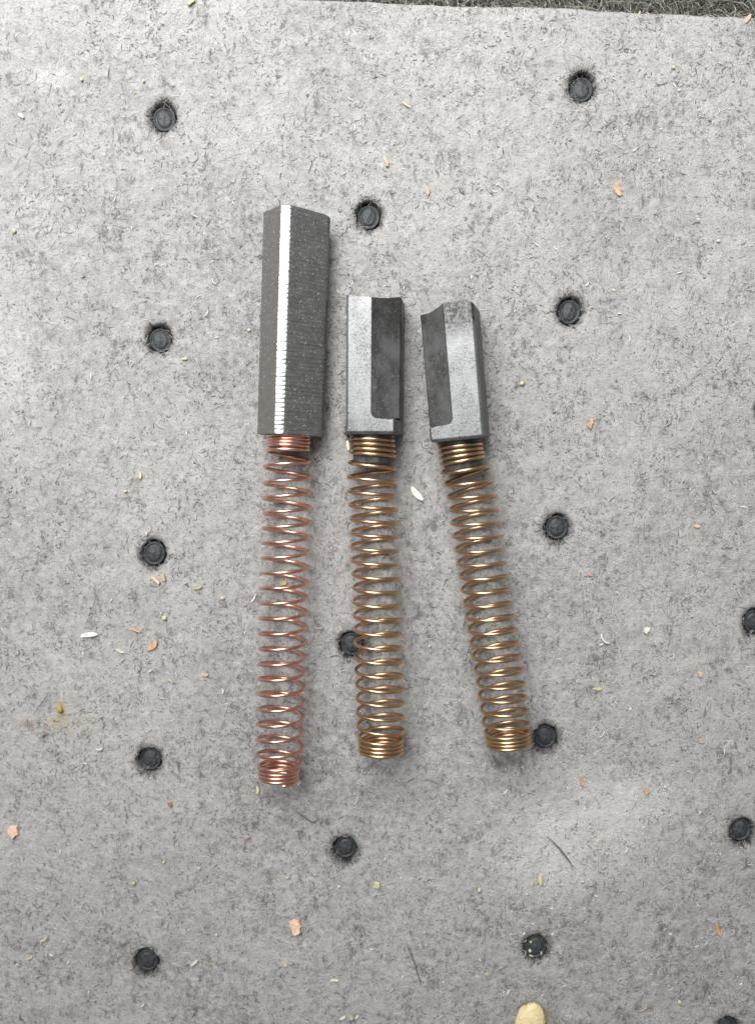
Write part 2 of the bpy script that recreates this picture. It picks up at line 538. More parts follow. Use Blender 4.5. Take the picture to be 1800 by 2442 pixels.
# ------------------------------------------------------------------ carbon brushes
def spring_mesh(name, axis, knots, hand, rads, wire_r, material, wob=0.6, seed=1, sides=9, skew0=0.0):
    """axis: [(u, v)] centre line as seen; knots: [(turn, v)]; rads: [(turn, outer radius)]"""
    t0, t1 = knots[0][0], knots[-1][0]
    per = 30
    T = np.linspace(t0, t1, int((t1 - t0) * per) + 1)
    kt, kv = np.array(knots).T
    vv = np.interp(T, kt, kv)
    ker = np.hanning(15); ker /= ker.sum()
    vp = np.concatenate([2 * vv[0] - vv[7:0:-1], vv, 2 * vv[-1] - vv[-2:-9:-1]])
    vv = np.convolve(vp, ker, 'valid')
    rt, rv = np.array(rads).T
    R = np.interp(T, rt, rv) - wire_r
    R = np.convolve(np.concatenate([np.full(7, R[0]), R, np.full(7, R[-1])]), ker, 'valid')
    av, au = np.array([(b, a) for a, b in axis]).T
    uu = np.interp(vv, av, au)
    ku = np.hanning(61); ku /= ku.sum()
    up = np.concatenate([2 * uu[0] - uu[30:0:-1], uu, 2 * uu[-1] - uu[-2:-32:-1]])
    uu = np.convolve(up, ku, 'valid')
    zax = np.max(rv) - 2.0
    C = np.array([at(a, b, zax) for a, b in zip(uu, vv)])
    D = np.gradient(C, axis=0)
    D = np.stack([np.convolve(np.pad(D[:, k], 45, 'edge'), np.ones(91) / 91, 'valid') for k in range(3)], 1)
    D[:, 2] = 0
    D /= np.linalg.norm(D, axis=1)[:, None]
    Ex = np.stack([-D[:, 1], D[:, 0], 0 * D[:, 0]], 1)      # to the right
    th = hand * 2 * math.pi * T
    rw = np.random.default_rng(seed)
    wobx = wob * np.interp(T, np.arange(t0, t1 + 2), rw.normal(0, 1, len(np.arange(t0, t1 + 2))))
    vmid = vv
    skew = np.interp(vmid, [1040, 1150, 1800], [np.radians(skew0), np.radians(skew0), np.radians(skew0 + 3.0)])
    Pt = C - D * (R * np.sin(th) * np.sin(skew))[:, None] + Ex * (R * np.cos(th) + wobx)[:, None] + np.array([0, 0, 1.0]) * (R * np.sin(th))[:, None]
    Tg = np.gradient(Pt, axis=0); Tg /= np.linalg.norm(Tg, axis=1)[:, None]
    Rad = Pt - C; Rad -= (Rad * Tg).sum(1)[:, None] * Tg; Rad /= np.linalg.norm(Rad, axis=1)[:, None]
    Bi = np.cross(Tg, Rad)
    n = len(Pt); Vv = []
    for k in range(sides):
        a = 2 * math.pi * k / sides
        Vv.append(Pt + wire_r * (math.cos(a) * Rad + math.sin(a) * Bi))
    Vv = np.stack(Vv, 1).reshape(-1, 3)
    ii = np.arange(n - 1)[:, None] * sides; kk = np.arange(sides)[None, :]; k2 = (kk + 1) % sides
    f = np.stack([ii + kk, ii + k2, ii + sides + k2, ii + sides + kk], -1).reshape(-1, 4)
    caps = []
    for base, row, sgn in ((0, 0, 1), (1, n - 1, -1)):
        c = len(Vv); Vv = np.concatenate([Vv, (Pt[row] - sgn * Tg[row] * 1.2)[None]])
        for k in range(sides):
            q = row * sides + k; q2 = row * sides + (k + 1) % sides
            caps.append((c, q2, q, q) if sgn > 0 else (c, q, q2, q2))
    tri = np.array(caps)
    me = mesh_np(name, Vv, f, True, [material])
    # close the wire ends
    bm = bmesh.new(); bm.from_mesh(me); bm.verts.ensure_lookup_table()
    for q in tri: bm.faces.new([bm.verts[int(i)] for i in q[:3]])
    bm.to_mesh(me); bm.free()
    return me, zax, C, D


def post_mesh(name, c0, c1, rad, material, seed):
    """rough stub that carries the first coils"""
    d = np.array(c1) - np.array(c0); L = np.linalg.norm(d); d = d / L
    ex = np.cross(d, [0, 0, 1.0]); ex /= np.linalg.norm(ex); ez = np.cross(ex, d)
    prof = [(0, rad), (L - 3, rad * 0.99), (L - 1, rad * 0.96), (L, rad * 0.9), (L + 0.3, 0.0)]
    n = 48; Vv = []
    for i, (s, rr) in enumerate(prof):
        for k in range(n):
            a = 2 * math.pi * k / n
            jit = (float(fbm(k * 3.0 + seed * 90, i * 9.0, 8, 95, 2)) - 0.5)
            Vv.append(np.array(c0) + d * (s + (2.2 * jit if i in (2, 3) else 0)) + (ex * math.cos(a) + ez * math.sin(a)) * (rr + 1.5 * jit * (i > 0 and rr > 0)))
    f = [(i * n + k, i * n + (k + 1) % n, (i + 1) * n + (k + 1) % n, (i + 1) * n + k) for i in range(len(prof) - 1) for k in range(n)]
    me = mesh_np(name, Vv, f, True, [material])
    me.set_sharp_from_angle(angle=0.7)
    return me


def root(name, loc, label, cat, group):
    e = link(name, None, None, label, cat, group, loc=loc)
    e.empty_display_size = 0.002
    return e


def part(name, me, par):
    o = link(name, me, par)
    o.matrix_parent_inverse = Matrix.Translation(-par.location)
    return o


# --- the new, long brush: chamfered rod lying on one ground edge
def long_block():
    # corners (x, z), anticlockwise seen from the spring end; point-symmetric about (0, 61)
    pts = [(-28, 122), (-76, 66), (-71, 58), (4, 0.5), (27, 0.5), (75, 55), (71, 63), (-6, 122)]
    surf = [0, 0, 0, 2, 1, 1, 1, 2]            # material of the side leaving corner i: 0 raw, 1 milled, 2 ground edge
    sec = []; smat = []
    n = len(pts)
    for i, p in enumerate(pts):
        a = np.array(pts[i - 1]); b = np.array(p); c = np.array(pts[(i + 1) % n])
        ra = (a - b) / np.linalg.norm(a - b); rc = (c - b) / np.linalg.norm(c - b)
        q = 1.3
        sec.append(b + ra * q); smat.append(surf[i - 1] if surf[i - 1] != 2 else surf[i])
        m = (surf[i])
        sec.append(b + rc * q); smat.append(m)
        # subdivide the long sides
        L = np.linalg.norm(c - b)
        for k in range(1, int(L // 12) + 1):
            tq = k / (int(L // 12) + 1)
            sec.append(b + (c - b) * tq); smat.append(m)
    sec = np.array(sec); ns = len(sec)
    nrm = sec - np.array([0, 61]); nrm /= np.linalg.norm(nrm, axis=1)[:, None]
    top = at(709, 511, 61); bot = at(692.5, 1039, 61)
    d = top - bot; d[2] = 0; L = np.linalg.norm(d); d /= L
    e = np.array([d[1], -d[0], 0])
    per = 9.6; ys = [0.0]; gr = [0]
    y = 1.5
    while y < L - 2:
        for dy, g in ((0.0, 0), (5.6, 0), (7.0, 1), (8.2, 1)):
            if y + dy < L - 1.0: ys.append(y + dy); gr.append(g)
        y += per * (1 + 0.05 * math.sin(y))
    ys.append(L - 0.8); gr.append(0); ys.append(L); gr.append(0)
    Vv = []
    sm = np.array(smat)
    for yi, (yy, g) in enumerate(zip(ys, gr)):
        dep = np.where(sm == 1, 0.28, np.where(sm == 2, 0.55, 0.05)) * g
        jit = (fbm(sec[:, 0] * 3 + 500, sec[:, 1] * 3 + yy * 1.0, 8, 97, 2) - 0.5) * np.where(sm == 1, 1.8, 0.7)
        endr = 1.2 if (yi == 0 or yi == len(ys) - 1) else 0.0
        s2 = sec - nrm * (dep + endr)[:, None] * 1.0 + nrm * jit[:, None]
        # knocked corner at the far right
        k = sstep(L - 14, L, yy)
        right = sstep(64, 77, s2[:, 0])
        yv = yy - 5 * k * right + 1.6 * (fbm(sec[:, 0] + 90, sec[:, 1], 11, 98, 2) - 0.5) * (yi in (0, 1, len(ys) - 1, len(ys) - 2))
        for (sx, sz), yq in zip(s2, np.broadcast_to(yv, (ns,))):
            Vv.append(bot * [1, 1, 0] + d * yq + e * sx + np.array([0, 0, sz + 0.5]))
    f = []; mi = []
    for i in range(len(ys) - 1):
        for k in range(ns):
            f.append((i * ns + k, i * ns + (k + 1) % ns, (i + 1) * ns + (k + 1) % ns, (i + 1) * ns + k)); mi.append(smat[k])
    me = mesh_np('carbon_block', Vv, f, True, [CARBON_NEW, CARBON_MILL, CARBON_EDGE], mi)
    bm = bmesh.new(); bm.from_mesh(me); bm.verts.ensure_lookup_table()
    bm.faces.new([bm.verts[k] for k in range(ns)][::-1]); bm.faces.new([bm.verts[(len(ys) - 1) * ns + k] for k in range(ns)])
    bmesh.ops.recalc_face_normals(bm, faces=bm.faces)
    bm.to_mesh(me); bm.free()
    me.set_sharp_from_angle(angle=0.45)
    return me, bot, d


GROUP = 'carbon motor brushes with coil springs'
me, zax, C, D = spring_mesh('coil_spring', [(690, 1030), (689, 1060), (687, 1090), (685.5, 1138), (681, 1319), (677, 1424), (672, 1608), (667, 1782), (665, 1860)],
                            [(-5.4, 1035), (-1.1, 1068), (-0.5, 1077), (0, 1098), (0.5, 1116), (1, 1137), (20, 1817), (20.5, 1827), (21, 1833), (24.2, 1861)], 1,
                            [(-5.4, 50.5), (-1, 50.5), (0, 54), (1.0, 57.5), (19.6, 57.5), (20.6, 52), (21.2, 48.5), (24.2, 48.5)], 4.1, COPPER, 0.7, 3, 9, 1.0)
blk, bot, d = long_block()
b1 = root('carbon_brush', (bot[0], bot[1], 0), 'longest unworn dark carbon brush with bright ground edge and pinkish copper spring, leftmost', 'carbon brush', GROUP)
part('carbon_block', blk, b1); part('coil_spring', me, b1)
c0 = at(690, 1034, zax); c1 = at(688.5, 1073, zax)
part('spring_post', post_mesh('spring_post', c0 + np.array([0, 6, 0]), c1, 42.0, CARBON_DULL_SHADED, 1), b1)


# --- the two used, short brushes: block with a milled slanting flat on one side
def short_block(bot_uv, top_uv, H, xl, xr, ridge, side, foot, c_fun, slope, roll, flare, seed, smear):
    """plan coords: X across (+ right), Y from the spring end up; side=+1 slanting flat on the right, -1 on the left"""
    B = at(*bot_uv, H * 0.5); T = at(*top_uv, H * 0.5)
    d = T - B; d[2] = 0; L = np.linalg.norm(d); d /= L
    e = np.array([d[1], -d[0], 0])
    nx, ny = 96, 220
    s = np.linspace(0, 1, nx); t = np.linspace(0, 1, ny)
    # crowd samples towards the edges
    s = 0.5 - 0.5 * np.cos(np.pi * s) * 0.35 - 0.5 * (1 - 2 * s) * 0.65
    t = 0.5 - 0.5 * np.cos(np.pi * t) * 0.2 - 0.5 * (1 - 2 * t) * 0.8
    X = xl + (xr - xl) * np.repeat(s[None, :], ny, 0)
    Lx = L + c_fun(X)
    rough = 2.2 * (fbm(X, X * 0 + seed * 40, 9, 120 + seed, 3, 0.6) - 0.5)
    Y = t[:, None] * (Lx + rough)
    # foot corners knocked round
    edge = np.minimum(X - xl, xr - X)
    Y = Y + (1 - sstep(0, 9, edge)) * 4.0 * (1 - sstep(0, 30, Y))
    bev = 5.0
    Z = np.full(X.shape, float(H))
    # slanting flat
    q = (X - ridge) * side                       # distance beyond the ridge
    yy = Y - foot + 0.07 * np.maximum(q, 0)
    rr = 13.0
    qq = rr - np.minimum(q, rr); yq = rr - np.minimum(yy, rr)
    inside = rr - np.hypot(np.maximum(qq, 0), np.maximum(yq, 0))
    inside = np.where((q < 0) | (yy < 0), np.minimum(q, yy), inside)
    flat_z = H - 3.0 - np.maximum(q, 0) * slope
    m = sstep(-0.6, 1.6, inside)
    dark = inside > 0.3
    Z = Z * (1 - m) + flat_z * m
    # bevels along the outline
    eL = X - xl; eR = xr - X; eB = Y
    for ed, bw in ((eL, bev if side > 0 else 2.0), (eR, bev if side < 0 else 2.5), (eB, 6.0)):
        Z = Z - np.maximum(0, bw - ed) * 0.85
    foot_m = 1 - sstep(foot - 2, foot + 1, Y)
    fe = eR if side > 0 else eL
    Z = Z - foot_m * np.maximum(0, (13 if side > 0 else 6) - fe) * 2.6
    Z = Z + 0.25 * (fbm(X, Y, 40, 130 + seed, 2) - 0.5)
    # local vertices: top grid + bottom ring, sides flare outward a little
    top = np.stack([X, Y, Z], -1).reshape(-1, 3)
    gi = np.arange(nx * ny).reshape(ny, nx)
    F = np.stack([gi[:-1, :-1], gi[:-1, 1:], gi[1:, 1:], gi[1:, :-1]], -1).reshape(-1, 4)
    dk = dark[:-1, :-1] & dark[1:, 1:]
    mi = np.where(dk, 1, 0).ravel()
    ring = np.concatenate([gi[0, :], gi[1:, -1], gi[-1, -2::-1], gi[-2:0:-1, 0]])
    tp = top[ring]
    V = [top]; rows = [ring]; base = len(top)
    for frac in (0.45, 0.93, 1.0):
        q2 = tp.copy()
        q2[:, 2] = tp[:, 2] * (1 - frac)
        fl = flare * min(frac, 0.9)
        q2[:, 0] += np.where(tp[:, 0] > (xl + xr) / 2, 1, -1) * fl * sstep(0.3, 0.5, np.abs((tp[:, 0] - xl) / (xr - xl) - 0.5)) - (3.0 * np.sign(tp[:, 0]) if frac == 1.0 else 0)
        q2 += 0.8 * (fbm(tp[:, 0] + frac * 60, tp[:, 1], 12, 150 + seed, 2) - 0.5)[:, None]
        V.append(q2); rows.append(base + np.arange(len(ring))); base += len(ring)
    FF = [F]; MI = [mi]
    for a, b in zip(rows[:-1], rows[1:]):
        a2, b2 = np.roll(a, -1), np.roll(b, -1)
        FF.append(np.stack([a, b, b2, a2], -1)); MI.append(np.full(len(a), 1))
    Vl = np.concatenate(V)
    # roll about the long axis and set down on the mat
    ca, sa = math.cos(roll), math.sin(roll)
    xx = Vl[:, 0] * ca - (Vl[:, 2] - H / 2) * sa
    zz = Vl[:, 0] * sa + (Vl[:, 2] - H / 2) * ca
    zz -= zz.min() + 1.5
    W = (B * [1, 1, 0])[None] + d[None] * Vl[:, 1:2] + e[None] * xx[:, None] + np.array([0, 0, 1.0])[None] * zz[:, None]
    me = mesh_np('carbon_block', W, np.concatenate(FF), True, [CARBON_WORN_LIT, CARBON_DULL_SHADED], np.concatenate(MI))
    Yv = Vl[:, 1]
    if smear == 1: sm = sstep(L - 100, L - 30, Yv) * np.where(Vl[:, 0] > ridge, 1.0, 0.35)
    else: sm = sstep(L - 130, L - 40, Yv) * np.where(Vl[:, 0] > ridge, 0.8, 0.0) + 0.5 * np.exp(-((Vl[:, 0] + 47) / 14) ** 2 - ((Yv - 24) / 18) ** 2)
    point_attr(me, 'smear', np.clip(sm, 0, 1))
    bm = bmesh.new(); bm.from_mesh(me); bm.verts.ensure_lookup_table()
    bm.faces.new([bm.verts[int(i)] for i in rows[-1]][::-1])
    bmesh.ops.recalc_face_normals(bm, faces=bm.faces)
    bm.to_mesh(me); bm.free()
    me.set_sharp_from_angle(angle=0.6)
    return me, B, d


# middle brush
me, zax, C, D = spring_mesh('coil_spring', [(888.5, 1040), (888.5, 1085), (886.5, 1120), (897, 1380), (903, 1560), (908.5, 1744), (909.5, 1800)],
                            [(-5.0, 1040), (-1, 1087), (-0.5, 1103), (0, 1120), (1, 1152), (19, 1744), (19.5, 1756), (20, 1765), (23.1, 1793)], -1,
                            [(-5.2, 52.5), (-1.1, 53.5), (-0.4, 58.3), (19, 58.5), (20, 54), (23.1, 53.7)], 4.2, BRONZE, 0.9, 5)
blk, bot, d = short_block((893, 1038), (895, 718), 116, -59, 60, -2, 1, 36,
                          lambda X: -7.0 * (1 - (X / 60.0) ** 2) + 3.0, 0.50, math.radians(4.0), 3.5, 1, 0)
b2 = root('carbon_brush', (bot[0], bot[1], 0), 'worn short carbon brush with dark flat on its right side, between the other two brushes', 'carbon brush', GROUP)
part('carbon_block', blk, b2); part('coil_spring', me, b2)
part('spring_post', post_mesh('spring_post', at(888.5, 1040, zax) + np.array([0, 5, 0]), at(888, 1106, zax), 45.0, CARBON_DULL_SHADED, 2), b2)

# right brush
me, zax, C, D = spring_mesh('coil_spring', [(1097, 1055), (1102, 1090), (1111, 1127), (1121, 1160), (1134, 1258), (1149, 1355), (1164, 1449), (1180, 1545), (1199, 1660), (1208, 1733), (1214, 1780)],
                            [(-5.0, 1055), (-1, 1101), (-0.5, 1114), (0, 1127), (1, 1160), (19, 1733), (19.5, 1743), (20, 1750), (23.1, 1776)], -1,
                            [(-5.2, 52.0), (-1.1, 53.5), (-0.4, 58.8), (1, 59), (18.5, 58.0), (20, 54), (23.1, 53.5)], 4.2, BRASS, 0.9, 8)
blk, bot, d = short_block((1096, 1051), (1070, 737), 116, -62, 60, -6, -1, 37,
                          lambda X: np.where(X < -6, -15 * ((-6 - X) / 56.0) ** 1.0 + 5 * np.sin(np.clip((-6 - X) / 56.0, 0, 1) * math.pi) * -1, 0) - 9 * sstep(48, 62, X) + 1.5,
                          0.42, math.radians(12.0), 3.0, 2, 1)
b3 = root('carbon_brush', (bot[0], bot[1], 0), 'worn short carbon brush leaning left with chipped top and dark flat on its left', 'carbon brush', GROUP)
part('carbon_block', blk, b3); part('coil_spring', me, b3)
part('spring_post', post_mesh('spring_post', at(1096.5, 1052, zax) + np.array([0, 5, 0]), at(1106, 1119, zax), 45.0, CARBON_DULL_SHADED, 3), b3)


# ------------------------------------------------------------------ crumbs and shavings on the felt
CREAM = (0.66, 0.58, 0.36); WHITE = (0.74, 0.73, 0.68); TAN = (0.56, 0.41, 0.28); ORANGE = (0.56, 0.34, 0.23); PEACH = (0.65, 0.46, 0.35); YELLOW = (0.62, 0.57, 0.36); BROWN = (0.34, 0.15, 0.09); OLIVE = (0.48, 0.42, 0.24)


def flake_mesh(L, W, seed, kind):
    r = random.Random(seed)
    n = 14 if kind == 'flake' else 10
    Vv = []
    for layer in (0, 1):
        for k in range(n):
            a = 2 * math.pi * k / n
            if kind == 'flake':
                rad = 1 + r.uniform(-0.32, 0.22)
                x = math.copysign(abs(math.cos(a)) ** 0.75, math.cos(a)) * L / 2 * rad
                y = math.copysign(abs(math.sin(a)) ** 0.75, math.sin(a)) * W / 2 * rad
            else:   # splinter or husk, pointed at both ends
                x = math.cos(a) * L / 2
                y = math.sin(a) * abs(math.sin(a)) ** 0.25 * W / 2 * (1 + r.uniform(-0.12, 0.12))
                y += 0.10 * L * ((x / (L / 2)) ** 2 - 0.5) * (1 if seed % 2 else -1) * 0.6
            if layer: x, y = Vv[k][0] * 0.9, Vv[k][1] * 0.85
            th = max(1.4, min(L, W) * 0.16)
            z = (0 if layer == 0 else th) + 0.10 * W * math.sin(x / L * 3 + seed) + 0.06 * L * (x / L) ** 2 * 4 * 0.4
            Vv.append((x, y, z))
    bm = bmesh.new()
    vb = [bm.verts.new(Vector(v) * K) for v in Vv]
    bm.faces.new(vb[:n][::-1]); bm.faces.new(vb[n:])
    for k in range(n):
        bm.faces.new((vb[k], vb[(k + 1) % n], vb[n + (k + 1) % n], vb[n + k]))
    me = bpy.data.meshes.new(kind); bm.to_mesh(me); bm.free()
    return me


def speck_mesh(L, W, seed):
    bm = bmesh.new(); bmesh.ops.create_icosphere(bm, subdivisions=2, radius=1.0)
    r = random.Random(seed)
    for v in bm.verts:
        f = 1 + 0.22 * (float(fbm(v.co.x * 10 + seed * 30, v.co.y * 10 + v.co.z * 7, 9, 160, 2)) - 0.5) * 2
        v.co = Vector((v.co.x * L / 2 * f, v.co.y * W / 2 * f, max(-0.4, v.co.z) * min(L, W) * 0.38 * f)) * K
    for f in bm.faces: f.smooth = True
    me = bpy.data.meshes.new('speck'); bm.to_mesh(me); bm.free()
    return me


def curl_mesh(L, W, seed, bend=1.6):
    n = 10; s = 6; Vv = []
    x = y = 0.0; th = -bend / 2
    pts = []
    for i in range(n + 1):
        pts.append((x, y, th)); x += math.cos(th) * L / n; y += math.sin(th) * L / n; th += bend / n
    mx = sum(p[0] for p in pts) / len(pts); my = sum(p[1] for p in pts) / len(pts)
    for i, (px, py, t) in enumerate(pts):
        w = W / 2 * (0.35 + 0.65 * math.sin(math.pi * i / n) ** 0.6)
        for k in range(s):
            a = 2 * math.pi * k / s
            Vv.append((px - mx - math.sin(t) * w * math.cos(a), py - my + math.cos(t) * w * math.cos(a), w * 0.8 * math.sin(a) + 1.5 * math.sin(math.pi * i / n)))
    f = [(i * s + k, i * s + (k + 1) % s, (i + 1) * s + (k + 1) % s, (i + 1) * s + k) for i in range(n) for k in range(s)]
    me = mesh_np('curl', Vv, f, True)
    bm = bmesh.new(); bm.from_mesh(me); bm.verts.ensure_lookup_table()
    bm.faces.new([bm.verts[k] for k in range(s)]); bm.faces.new([bm.verts[n * s + k] for k in range(s)][::-1])
    bmesh.ops.recalc_face_normals(bm, faces=bm.faces)
    bm.to_mesh(me); bm.free()
    return me


